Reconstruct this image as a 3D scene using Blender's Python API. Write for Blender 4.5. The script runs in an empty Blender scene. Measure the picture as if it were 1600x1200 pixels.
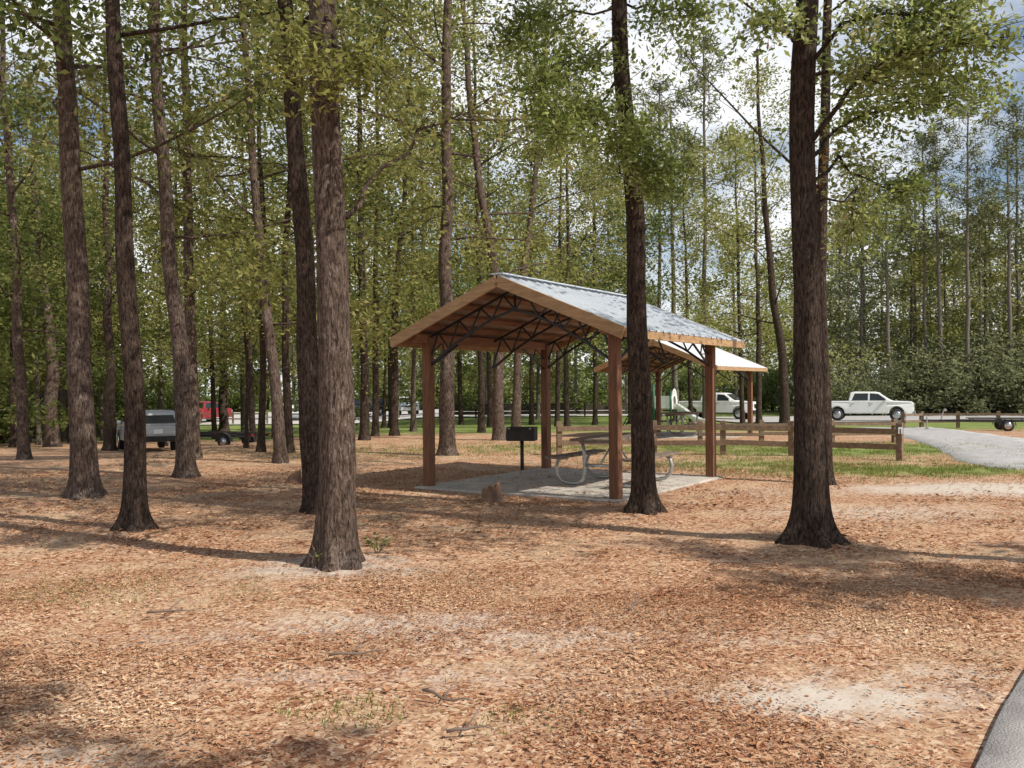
import bpy, math, random
import numpy as np
from mathutils import Vector, Matrix, noise
scene=bpy.context.scene
COL=scene.collection
F=1400.0; HZ=606.0; H=1.6; ROLL=0.00734
R=math.radians
def unroll(px,py): return px-ROLL*(py-600), py+ROLL*(px-800)
def P(px,py,Y):
    a,b=unroll(px,py); return Vector(((a-800)/F*Y, Y, H+(HZ-b)/F*Y))
def ss(t): 
    t=min(1.0,max(0.0,t)); return t*t*(3-2*t)
MOUNDS=[]
def g(x,y):
    z=-0.9*ss((y-26)/40)-0.7*ss((-x-6)/8)*ss((y-16)/20)*(1-0.5*ss((y-60)/30))
    for (mx,my,r,h) in MOUNDS:
        d=((x-mx)**2+(y-my)**2)/(r*r)
        if d<6: z+=h*math.exp(-d)
    return z
def G(px,py):
    a,b=unroll(px,py); dx=(a-800)/F; dz=(HZ-b)/F
    t=2.0
    while t<200:
        if H+dz*t<=g(dx*t,t): break
        t+=0.1
    return Vector((dx*t,t,g(dx*t,t)))
# ------------------------------------------------------------ materials
MATS={}
def nodes(name):
    m=bpy.data.materials.new(name); m.use_nodes=True
    nt=m.node_tree; return m,nt,nt.nodes['Principled BSDF'],nt.nodes,nt.links
def mat(name,c1,c2=None,scale=4.0,rough=0.7,metal=0.0,bump=0.0,stretch=(1,1,1),detail=4,lo=.35,hi=.65,bscale=None):
    m,nt,b,N,L=nodes(name)
    b.inputs['Roughness'].default_value=rough; b.inputs['Metallic'].default_value=metal
    c2=c2 or tuple(v*.8 for v in c1)
    tc=N.new('ShaderNodeTexCoord'); mp=N.new('ShaderNodeMapping'); mp.inputs['Scale'].default_value=stretch
    L.new(tc.outputs['Object'],mp.inputs['Vector'])
    no=N.new('ShaderNodeTexNoise'); no.inputs['Scale'].default_value=scale; no.inputs['Detail'].default_value=detail
    L.new(mp.outputs[0],no.inputs['Vector'])
    rp=N.new('ShaderNodeValToRGB'); rp.color_ramp.elements[0].position=lo; rp.color_ramp.elements[1].position=hi
    rp.color_ramp.elements[0].color=(*c1,1); rp.color_ramp.elements[1].color=(*c2,1)
    L.new(no.outputs['Fac'],rp.inputs['Fac']); L.new(rp.outputs['Color'],b.inputs['Base Color'])
    if bump:
        bp=N.new('ShaderNodeBump'); bp.inputs['Strength'].default_value=bump; bp.inputs['Distance'].default_value=.02
        n2=N.new('ShaderNodeTexNoise'); n2.inputs['Scale'].default_value=bscale or scale*3; n2.inputs['Detail'].default_value=4
        L.new(mp.outputs[0],n2.inputs['Vector']); L.new(n2.outputs['Fac'],bp.inputs['Height']); L.new(bp.outputs['Normal'],b.inputs['Normal'])
    MATS[name]=m; return m
def bark(name,dark,light,patch=None,patch_amt=.7,cheap=False):
    m,nt,b,N,L=nodes(name); b.inputs['Roughness'].default_value=.95
    b.inputs['Specular IOR Level'].default_value=.12
    tc=N.new('ShaderNodeTexCoord'); mp=N.new('ShaderNodeMapping'); mp.inputs['Scale'].default_value=(1,1,.24); L.new(tc.outputs['Object'],mp.inputs['Vector'])
    fi=N.new('ShaderNodeTexNoise'); fi.inputs['Scale'].default_value=46; fi.inputs['Detail'].default_value=2 if cheap else 4; fi.inputs['Roughness'].default_value=.70; fi.inputs['Distortion'].default_value=.5
    L.new(mp.outputs[0],fi.inputs['Vector'])
    rp=N.new('ShaderNodeValToRGB'); e=rp.color_ramp.elements
    e[0].position=.36; e[1].position=.66; e[0].color=(*dark,1); e[1].color=(*light,1)
    L.new(fi.outputs['Fac'],rp.inputs['Fac'])
    n1=N.new('ShaderNodeTexNoise'); n1.inputs['Scale'].default_value=2.4; n1.inputs['Detail'].default_value=4; n1.inputs['Roughness'].default_value=.7
    L.new(tc.outputs['Object'],n1.inputs['Vector'])
    mx=N.new('ShaderNodeMix'); mx.data_type='RGBA'
    r2=N.new('ShaderNodeValToRGB'); r2.color_ramp.elements[0].position=.52; r2.color_ramp.elements[1].position=.70
    L.new(n1.outputs['Fac'],r2.inputs['Fac'])
    r3=N.new('ShaderNodeMapRange'); r3.inputs[1].default_value=.40; r3.inputs[2].default_value=.62; L.new(fi.outputs['Fac'],r3.inputs[0])
    mu=N.new('ShaderNodeMath'); mu.operation='MULTIPLY'; L.new(r3.outputs[0],mu.inputs[1]); L.new(r2.outputs['Color'],mu.inputs[0])
    m3=N.new('ShaderNodeMath'); m3.operation='MULTIPLY'; m3.inputs[1].default_value=patch_amt; L.new(mu.outputs[0],m3.inputs[0]); L.new(m3.outputs[0],mx.inputs[0])
    L.new(rp.outputs['Color'],mx.inputs[6]); mx.inputs[7].default_value=(*(patch or tuple(v*1.3 for v in light)),1)
    L.new(mx.outputs[2],b.inputs['Base Color'])
    if not cheap:
        bp=N.new('ShaderNodeBump'); bp.inputs['Strength'].default_value=1.0; bp.inputs['Distance'].default_value=.06
        L.new(fi.outputs['Fac'],bp.inputs['Height']); L.new(bp.outputs['Normal'],b.inputs['Normal'])
    MATS[name]=m; return m
def leafmat(name,cols,trans=.4,rough=.55,val=1.6):
    m,nt,b,N,L=nodes(name); b.inputs['Roughness'].default_value=rough; b.inputs['Specular IOR Level'].default_value=.3
    ge=N.new('ShaderNodeNewGeometry')
    rp=N.new('ShaderNodeValToRGB'); cr=rp.color_ramp
    while len(cr.elements)<len(cols): cr.elements.new(.5)
    for i,(p,c) in enumerate(cols): cr.elements[i].position=p; cr.elements[i].color=(*c,1)
    no=N.new('ShaderNodeTexNoise'); no.inputs['Scale'].default_value=.55; no.inputs['Detail'].default_value=1
    L.new(ge.outputs['Position'],no.inputs['Vector'])
    a=N.new('ShaderNodeMath'); a.operation='MULTIPLY_ADD'; a.inputs[1].default_value=.55; 
    s=N.new('ShaderNodeMath'); s.operation='MULTIPLY_ADD'; s.inputs[1].default_value=1.3; s.inputs[2].default_value=-.42
    L.new(no.outputs['Fac'],s.inputs[0]); L.new(ge.outputs['Random Per Island'],a.inputs[0]); L.new(s.outputs[0],a.inputs[2])
    L.new(a.outputs[0],rp.inputs['Fac']); L.new(rp.outputs['Color'],b.inputs['Base Color'])
    if name!='leaf_near':
        di=N.new('ShaderNodeBsdfDiffuse'); L.new(rp.outputs['Color'],di.inputs['Color']); sh_=di
    else: sh_=b
    if trans>0:
        tr=N.new('ShaderNodeBsdfTranslucent'); ms=N.new('ShaderNodeMixShader'); ms.inputs[0].default_value=trans
        hs=N.new('ShaderNodeHueSaturation'); hs.inputs['Value'].default_value=val; L.new(rp.outputs['Color'],hs.inputs['Color'])
        L.new(hs.outputs['Color'],tr.inputs['Color'])
        L.new(sh_.outputs[0],ms.inputs[1]); L.new(tr.outputs[0],ms.inputs[2]); sh_=ms
    L.new(sh_.outputs[0],N['Material Output'].inputs['Surface'])
    MATS[name]=m; return m
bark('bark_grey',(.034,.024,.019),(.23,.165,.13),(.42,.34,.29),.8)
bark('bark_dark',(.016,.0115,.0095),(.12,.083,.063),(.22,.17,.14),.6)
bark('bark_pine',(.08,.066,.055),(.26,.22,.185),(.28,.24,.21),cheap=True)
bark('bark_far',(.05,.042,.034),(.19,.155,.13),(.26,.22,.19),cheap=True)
leafmat('leaf_olive',[(0,(.085,.092,.03)),(.35,(.175,.182,.054)),(.7,(.30,.29,.098)),(1,(.42,.385,.18))],trans=.48)
leafmat('leaf_green',[(0,(.055,.074,.024)),(.4,(.12,.15,.046)),(.75,(.205,.23,.075)),(1,(.31,.31,.13))],trans=.48)
leafmat('leaf_near',[(0,(.055,.08,.018)),(.4,(.14,.175,.042)),(.75,(.28,.31,.105)),(.93,(.46,.46,.24)),(1,(.34,.14,.06))],trans=.48,val=1.9)
leafmat('leaf_dark',[(0,(.12,.135,.065)),(.5,(.195,.21,.105)),(1,(.31,.32,.18))],trans=.3)
leafmat('leaf_bright',[(0,(.12,.15,.045)),(.5,(.21,.25,.085)),(1,(.32,.34,.15))],trans=.3)
leafmat('leaf_far_haze',[(0,(.18,.19,.10)),(.5,(.29,.30,.165)),(1,(.41,.41,.26))],trans=0)  # greyed and lightened so the leaf colour carries the distance haze
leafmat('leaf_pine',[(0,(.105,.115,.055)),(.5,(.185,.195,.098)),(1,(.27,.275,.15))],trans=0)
leafmat('litter_leaf',[(0,(.155,.056,.030)),(.3,(.325,.148,.078)),(.6,(.465,.265,.15)),(.85,(.60,.41,.26)),(1,(.75,.60,.43))],trans=0,rough=.75)
leafmat('grass_blade',[(0,(.10,.14,.03)),(.5,(.17,.205,.05)),(1,(.29,.30,.11))],trans=.3)
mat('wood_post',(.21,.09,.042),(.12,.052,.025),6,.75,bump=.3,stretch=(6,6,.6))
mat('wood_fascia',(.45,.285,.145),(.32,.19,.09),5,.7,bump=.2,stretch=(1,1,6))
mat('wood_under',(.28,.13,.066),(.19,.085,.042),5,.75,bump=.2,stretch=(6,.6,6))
mat('wood_weathered',(.22,.165,.125),(.13,.095,.072),6,.85,bump=.4,stretch=(2,2,2))
mat('wood_fence',(.24,.16,.10),(.145,.10,.065),6,.85,bump=.4,stretch=(2,2,2))
mat('wood_dark',(.07,.052,.042),(.04,.03,.025),6,.85,bump=.3)
mat('roof_metal',(.655,.70,.755),(.60,.645,.70),2,.36,metal=.25,stretch=(3,.5,3))
mat('roof_white',(.80,.81,.82),(.75,.755,.765),3,.45,metal=.1,stretch=(3,.5,3))
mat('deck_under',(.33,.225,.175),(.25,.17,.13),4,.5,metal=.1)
mat('steel_black',(.018,.018,.022),(.03,.03,.032),8,.5,metal=.4)
mat('steel_galv',(.46,.45,.42),(.34,.33,.31),8,.45,metal=.6)
mat('concrete',(.50,.455,.395),(.35,.31,.265),3,.9,bump=.2)
mat('asphalt',(.46,.44,.42),(.36,.345,.33),3,.9,bump=.4,bscale=120)
mat('lot_paving',(.56,.53,.48),(.46,.435,.40),1.2,.9)
mat('path_paving',(.50,.455,.42),(.37,.335,.31),5,.9,bump=.4,bscale=90)
mat('grill_iron',(.022,.021,.022),(.045,.032,.025),9,.6,metal=.3)
mat('stump_wood',(.26,.15,.09),(.13,.08,.055),9,.9,bump=.6)
mat('stump_cut',(.36,.25,.17),(.24,.155,.10),14,.9,bump=.3)
mat('paint_white',(.86,.86,.86),(.82,.82,.82),2,.3)
mat('paint_silver',(.44,.45,.46),(.39,.40,.41),2,.3,metal=.2)
mat('paint_red',(.30,.03,.04),(.24,.02,.03),2,.3)
mat('paint_black',(.02,.02,.024),(.03,.03,.034),2,.3)
mat('glass_dark',(.02,.025,.03),(.035,.04,.045),1,.08)
mat('rubber',(.02,.02,.02),(.035,.033,.03),8,.9)
mat('chrome',(.5,.5,.51),(.4,.4,.41),4,.25,metal=.9)
mat('light_clear',(.75,.77,.8),(.6,.62,.65),6,.15)
mat('light_red',(.35,.015,.015),(.25,.01,.01),6,.2)
mat('plastic_green',(.02,.12,.06),(.015,.08,.04),4,.45)
mat('plastic_white',(.84,.84,.81),(.76,.76,.73),3,.4)
mat('tan_plastic',(.42,.30,.17),(.34,.24,.14),3,.5)
mat('plate_pale',(.55,.62,.70),(.45,.52,.6),8,.5)
mat('shingle',(.09,.075,.06),(.06,.05,.04),9,.9,bump=.4)
mat('twig',(.14,.10,.075),(.22,.17,.14),10,.9)
# ------------------------------------------------------------ mesh helpers
def setp(o,label=None,cat=None,group=None,kind=None):
    if label: o['label']=label
    if cat: o['category']=cat
    if group: o['group']=group
    if kind: o['kind']=kind
    return o
def thing(name,label,cat,loc=(0,0,0),rz=0,group=None):
    o=bpy.data.objects.new(name,None); COL.objects.link(o); o.empty_display_size=.2
    o.location=loc; o.rotation_euler=(0,0,rz); return setp(o,label,cat,group)
def link_mesh(name,me,m,parent=None):
    o=bpy.data.objects.new(name,me); COL.objects.link(o)
    if m: me.materials.append(MATS[m])
    if parent: o.parent=parent
    return o
def np_mesh(name,V,n_per,smooth=False):
    n=len(V)//n_per; me=bpy.data.meshes.new(name)
    me.vertices.add(len(V)); me.vertices.foreach_set('co',np.ascontiguousarray(V,dtype=np.float32).ravel())
    me.loops.add(len(V)); me.loops.foreach_set('vertex_index',np.arange(len(V),dtype=np.int32))
    me.polygons.add(n); me.polygons.foreach_set('loop_start',np.arange(n,dtype=np.int32)*n_per)
    try: me.polygons.foreach_set('loop_total',np.full(n,n_per,dtype=np.int32))
    except Exception: pass
    me.update(calc_edges=True); return me
class MB:
    def __init__(s): s.v=[]; s.f=[]
    def add(s,V,Fc):
        k=len(s.v); s.v+= [tuple(p) for p in V]; s.f+=[tuple(i+k for i in f) for f in Fc]; return s
    def box(s,cx,cy,cz,sx,sy,sz,M=None):
        V=[Vector((x*sx/2,y*sy/2,z*sz/2)) for z in(-1,1) for y in(-1,1) for x in(-1,1)]
        if M: V=[M@p for p in V]
        V=[p+Vector((cx,cy,cz)) for p in V]
        return s.add(V,[(0,2,3,1),(4,5,7,6),(0,1,5,4),(2,6,7,3),(0,4,6,2),(1,3,7,5)])
    def bar(s,p,q,w,h,up=(0,0,1)):
        p=Vector(p);q=Vector(q); d=(q-p); L=d.length; d.normalize(); up=Vector(up)
        if abs(d.dot(up))>.98: up=Vector((1,0,0))
        sx=d.cross(up).normalized(); u=sx.cross(d)
        V=[]
        for e in(p,q):
            for a,b in((-1,-1),(1,-1),(1,1),(-1,1)): V.append(e+sx*a*w/2+u*b*h/2)
        return s.add(V,[(3,2,1,0),(4,5,6,7),(0,1,5,4),(1,2,6,5),(2,3,7,6),(3,0,4,7)])
    def tube(s,pts,rad,seg=6,cap=True):
        pts=[Vector(p) for p in pts]; n=len(pts); V=[];Fc=[]
        if not hasattr(rad,'__len__'): rad=[rad]*n
        ref=None
        for i,p in enumerate(pts):
            d=(pts[min(i+1,n-1)]-pts[max(i-1,0)]).normalized()
            if ref is None: ref=Vector((1,0,0)) if abs(d.x)<.8 else Vector((0,1,0))
            a=(ref-d*ref.dot(d)).normalized(); b=d.cross(a); ref=a
            for k in range(seg):
                t=2*math.pi*k/seg; V.append(p+(a*math.cos(t)+b*math.sin(t))*rad[i])
        for i in range(n-1):
            for k in range(seg):
                k2=(k+1)%seg; Fc.append((i*seg+k,i*seg+k2,(i+1)*seg+k2,(i+1)*seg+k))
        if cap: Fc.append(tuple(reversed(range(seg)))); Fc.append(tuple((n-1)*seg+k for k in range(seg)))
        return s.add(V,Fc)
    def prism(s,poly,yf):
        n=len(poly); V=[Vector((x,-yf(x,z),z)) for x,z in poly]+[Vector((x,yf(x,z),z)) for x,z in poly]
        Fc=[tuple(range(n)),tuple(reversed(range(n,2*n)))]
        for i in range(n): j=(i+1)%n; Fc.append((i,i+n,j+n,j))
        return s.add(V,Fc)
    def disc(s,c,r,w,seg=20):
        x,y,z=c; return s.tube([(x,y-w/2,z),(x,y-w/2*.7,z),(x,y+w/2*.7,z),(x,y+w/2,z)],[r*.92,r,r,r*.92],seg)
    def build(s,name,m,parent=None,smooth=False,bevel=0):
        me=bpy.data.meshes.new(name); me.from_pydata(s.v,[],s.f); me.update()
        if smooth: me.polygons.foreach_set('use_smooth',[True]*len(me.polygons))
        o=link_mesh(name,me,m,parent)
        if bevel:
            b=o.modifiers.new('bevel','BEVEL'); b.width=bevel; b.segments=2; b.limit_method='ANGLE'; b.angle_limit=R(35)
        return o
def copy_tree(o,parent=None):
    c=o.copy(); COL.objects.link(c)
    if parent: c.parent=parent
    for ch in list(o.children): copy_tree(ch,c)
    return c
def place(o,loc,rz=None,label=None,scale=None,group=None):
    o.location=loc
    if rz is not None: o.rotation_euler=(0,0,rz)
    if scale: o.scale=(scale,)*3
    if label: o['label']=label
    if group: o['group']=group
    return o
# ------------------------------------------------------------ leaves and trees
def leaf_quads(pts,size,nr,aspect=.5,flat=.35):
    n=len(pts); u=nr.normal(size=(n,3)); u[:,2]*=.7; u/=np.linalg.norm(u,axis=1,keepdims=True)
    r=nr.normal(size=(n,3)); v=np.cross(u,r); v/=np.linalg.norm(v,axis=1,keepdims=True)+1e-6
    nrm=np.cross(u,v); nrm[:,2]+=np.sign(nrm[:,2]+1e-6)*flat; v=np.cross(nrm,u); v/=np.linalg.norm(v,axis=1,keepdims=True)+1e-6
    L=size*nr.uniform(.6,1.35,size=(n,1)); W=L*aspect
    a=pts-u*L/2; b=pts+v*W/2+u*L*.05; c=pts+u*L/2; d=pts-v*W/2+u*L*.05
    return np.stack([a,b,c,d],1).reshape(-1,3)
def trunk_tube(mb,path,r0,Ht,segs,step,seed,flare=.9,amp=.05,lobes=5,top=.22):
    path=np.array(path,dtype=float); zs=path[:,2]
    zz=np.concatenate([np.arange(-.12,1.0,step*.5),np.arange(1.0,Ht,step)])
    px=np.interp(zz,zs,path[:,0]); py=np.interp(zz,zs,path[:,1])
    k=max(3,int(1.2/step)|1)
    def sm(a):
        b=np.concatenate([np.full(k//2,a[0]),a,np.full(k//2,a[-1])]); return np.convolve(b,np.ones(k)/k,'valid')
    px2=sm(px); py2=sm(py); w=np.clip(zz/1.0,0,1); px=px*(1-w)+px2*w; py=py*(1-w)+py2*w
    wob=np.array([noise.noise(Vector((z*.45,seed*1.7,0))) for z in zz])*np.clip(zz/2,0,1)*r0*.55; px=px+wob
    V=[];Fc=[]; n=len(zz); rnd=random.Random(seed); ph=rnd.uniform(0,6.28)
    for i,z in enumerate(zz):
        zc=max(0,z); r=r0*(1-(1-top)*min(1,zc/Ht)**.9)
        fl=math.exp(-zc/.12)+.35*math.exp(-zc/.42)
        for j in range(segs):
            t=2*math.pi*j/segs
            lob=.5+.5*math.cos(lobes*t+ph+.8*math.sin(2*t+ph))
            rr=r*(1+flare*fl*(.35+.9*lob))
            nn=noise.noise(Vector((math.cos(t)*2.2+seed*3.1,math.sin(t)*2.2,z*1.1)))+.7*noise.noise(Vector((math.cos(t)*7,math.sin(t)*7+seed,z*2.6)))
            rr*=1+amp*nn
            V.append((px[i]+rr*math.cos(t),py[i]+rr*math.sin(t),z))
    for i in range(n-1):
        for j in range(segs):
            j2=(j+1)%segs; Fc.append((i*segs+j,i*segs+j2,(i+1)*segs+j2,(i+1)*segs+j))
    Fc.append(tuple((n-1)*segs+j for j in range(segs)))
    mb.add(V,Fc)
    return lambda z:(float(np.interp(z,zz,px)),float(np.interp(z,zz,py)),z)
def bough(mb,poly,r0,rg,nl,spread,twigs,tw_len,mbtw=True,seg=5):
    poly=[Vector(p) for p in poly]; n=len(poly)
    mb.tube(poly,[max(.006,r0*(1-.85*i/(n-1))) for i in range(n)],seg)
    out=[]
    for k in range(twigs):
        s=rg.uniform(.25,1)*(n-1); i=min(int(s),n-2); b=poly[i].lerp(poly[i+1],s-i); d=(poly[i+1]-poly[i]).normalized()
        td=(d*.6+Vector((rg.gauss(0,.7),rg.gauss(0,.7),rg.gauss(-.05,.45)))).normalized(); tl=tw_len*rg.uniform(.5,1.3)
        e=b+td*tl; mid=b+td*tl*.5+Vector((0,0,rg.uniform(-.05,.08)*tl))
        if mbtw: mb.tube([b,mid,e],[max(.004,r0*.2),max(.003,r0*.12),.003],3,False)
        m=int(nl*rg.uniform(.5,1.5))
        for q in range(m):
            u=rg.random()**.7*1.1; out.append(b+td*tl*u+Vector((rg.gauss(0,spread),rg.gauss(0,spread),rg.gauss(0,spread*.8))))
    return out
PROF={'oak':lambda t:.55+.9*math.sin(math.pi*min(1,.15+.8*t))**1.2-.35*t,
      'col':lambda t:.6+.5*math.sin(math.pi*t)-.25*t,
      'pine':lambda t:.35+.8*math.sin(math.pi*(.15+.75*t))}
def grow(mb,rg,at,z0,z1,Rr,nb,nl,twigs,spread,prof='oak',el0=.0,r=.05,twm=True):
    pts=[]
    for i in range(nb):
        t=(i+rg.random())/nb; z=z0+(z1-z0)*t*.93; o=Vector(at(z)); az=i*2.4+rg.uniform(-.6,.6)
        Ln=Rr*PROF[prof](t)*rg.uniform(.55,1.15); el=el0+rg.uniform(0,.55)+.5*t
        d=Vector((math.cos(az)*math.cos(el),math.sin(az)*math.cos(el),math.sin(el)))
        poly=[o]; p=o.copy()
        for k in range(5):
            d=(d+Vector((rg.gauss(0,.2),rg.gauss(0,.2),rg.gauss(-.04,.14)))).normalized(); p=p+d*Ln/5; poly.append(p.copy())
        pts+=bough(mb,poly,r*(1.1-.7*t)*(.6+.4*Ln/Rr),rg,nl,spread*Rr,twigs,Ln*.36,twm)
    return pts
def tree(name,label,base,upper,wpx,Ht,crown,lm='leaf_olive',bk='bark_dark',group=None,seed=1,segs=12,step=.4,flare=.5,boughs=(),lsize=.1,aspect=.5,amp=.05,rad=None,cat='tree',base_w=None,bsize=.075,twm=True):
    b=base_w if base_w is not None else G(*base); Y=b.y; t=thing(name,label,cat,b,0,group); rg=random.Random(seed); nr=np.random.default_rng(seed)
    path=[(0,0,-.2),(0,0,0)]
    for (px,py) in upper:
        q=P(px,py,Y)-b; path.append((q.x,q.y+rg.uniform(-.05,.05),q.z))
    if len(path)>3:
        a=path[-2];c=path[-1]; dz=c[2]-a[2]
        if c[2]<Ht: sx=(c[0]-a[0])/dz*.5; path.append((c[0]+sx*(Ht-c[2]),c[1],Ht))
    else: path.append((rg.uniform(-.5,.5),rg.uniform(-.5,.5),Ht))
    r0=rad if rad else wpx/2/F*Y
    mb=MB(); at=trunk_tube(mb,path,r0,Ht,segs,step,seed,flare,amp)
    pts=[]; pts2=[]
    if crown:
        z0,z1,Rr,nb,nl,tw,sp=crown[:7]; pf=crown[7] if len(crown)>7 else 'oak'
        pts+=grow(mb,rg,at,z0,min(z1,Ht),Rr,nb,nl,tw,sp,pf,r=min(.034,r0*.22),twm=twm)
    for bo in boughs:
        pl=[P(px,py,Y+dy)-b for (px,py,dy) in bo[0]]
        pp=[pl[0]]
        for i in range(len(pl)-1):
            for k in(1,2,3): 
                q=pl[i].lerp(pl[i+1],k/3); pp.append(q+Vector((rg.gauss(0,.03),rg.gauss(0,.06),rg.gauss(0,.03))))
        pts2+=bough(mb,pp,bo[1],rg,bo[2],bo[3],bo[4],bo[5])
    mb.build('trunk',bk,t,True)
    if pts or pts2:
        Q=[]
        if pts: Q.append(leaf_quads(np.array([tuple(p) for p in pts]),lsize,nr,aspect))
        if pts2: Q.append(leaf_quads(np.array([tuple(p) for p in pts2]),bsize,nr,.42))
        me=np_mesh('crown',np.concatenate(Q),4); link_mesh('crown',me,lm,t)
    return t
# ------------------------------------------------------------ mounds for the big trunks, then the ground
for px,py,r,h in ((525,878,.9,.09),(1265,845,.7,.05),(1000,800,.6,.04),(212,825,.6,.04),(130,778,.7,.05)):
    q=G(px,py); MOUNDS.append((q.x,q.y,r,h))
SAND=[]; GRASS=[]
def blob(lst,px,py,rx,ry,s=1.0): q=G(px,py); lst.append((q.x,q.y,rx,ry,s))
for a in ((1285,1100,.6,.30,1.0),(1340,1080,.9,.45,.5),(620,975,1.2,.45,.65),(850,1005,1.0,.35,.6),(520,885,.9,.45,.8),(480,1060,.7,.22,.5),(1420,1090,.65,.32,.65),(1180,1000,1.0,.25,.45),(760,1060,.9,.28,.48),(90,1190,.6,.25,.6),(1500,1050,.5,.25,.6),(950,1090,.8,.22,.42),(250,1080,.7,.2,.35),(1000,1150,.5,.18,.4),
          (1560,765,2.4,.9,1.1),(1380,800,2.0,.9,.6),(1240,770,1.6,.9,.5),(300,1000,.9,.35,.45),(1450,880,1.5,.5,.3)): blob(SAND,*a)
for a in ((1480,735,3.0,1.3,.9),(1330,735,2.5,1.2,.85),(1180,725,3,1.5,.7),(600,705,4,2.5,.35),(860,700,3,2,.55),(1500,700,5,2.4,1.0),(1300,705,4,2,.95),(1100,700,4,2,.8),(80,930,.9,.5,.35),(330,930,1.2,.5,.25),(700,1120,.7,.25,.25),(560,1120,.6,.2,.25)): blob(GRASS,*a)
PATH_A=Vector((1.89,3.74)); PATH_D=Vector((.84,1.13)).normalized(); PATH_S=Vector((PATH_D.y,-PATH_D.x))
PW,PL,PH=3.35,3.6,2.39; RZ=R(-33.7)
PC=Vector((1.05,14.98,g(1.05,14.98)+.04)); SLX,SLY=3.65,4.0; SLTOP=PC.z-.004
def on_slab(x,y):
    dx,dy=x-PC.x,y-PC.y; c,s=math.cos(RZ),math.sin(RZ); u=dx*c+dy*s; v=-dx*s+dy*c
    return abs(u)<SLX/2 and abs(v)<SLY/2
def paved(x,y):
    v=Vector((x,y))-PATH_A; s=v.dot(PATH_S); return -.03<s<1.7 and y<14
def cover(x,y):
    s=0;gr=0
    for (cx,cy,rx,ry,k) in SAND:
        d=((x-cx)/rx)**2+((y-cy)/ry)**2
        if d<5: s=max(s,k*math.exp(-d*.8))
    for (cx,cy,rx,ry,k) in GRASS:
        d=((x-cx)/rx)**2+((y-cy)/ry)**2
        if d<5: gr=max(gr,k*math.exp(-d*.8))
    gr=max(gr,1.0*ss((y-28)/9)*(1-.75*ss((-x-5)/6)*(1-ss((y-48)/10)))) 
    return s,gr
def gz(x,y):
    n=noise.noise(Vector((x*.9,y*.9,0)))*.025+noise.noise(Vector((x*3.1,y*3.1,4)))*.012 if y<40 else 0
    if 11<y<19 and abs(x-PC.x)<4: n*=.35
    return g(x,y)+n
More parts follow.
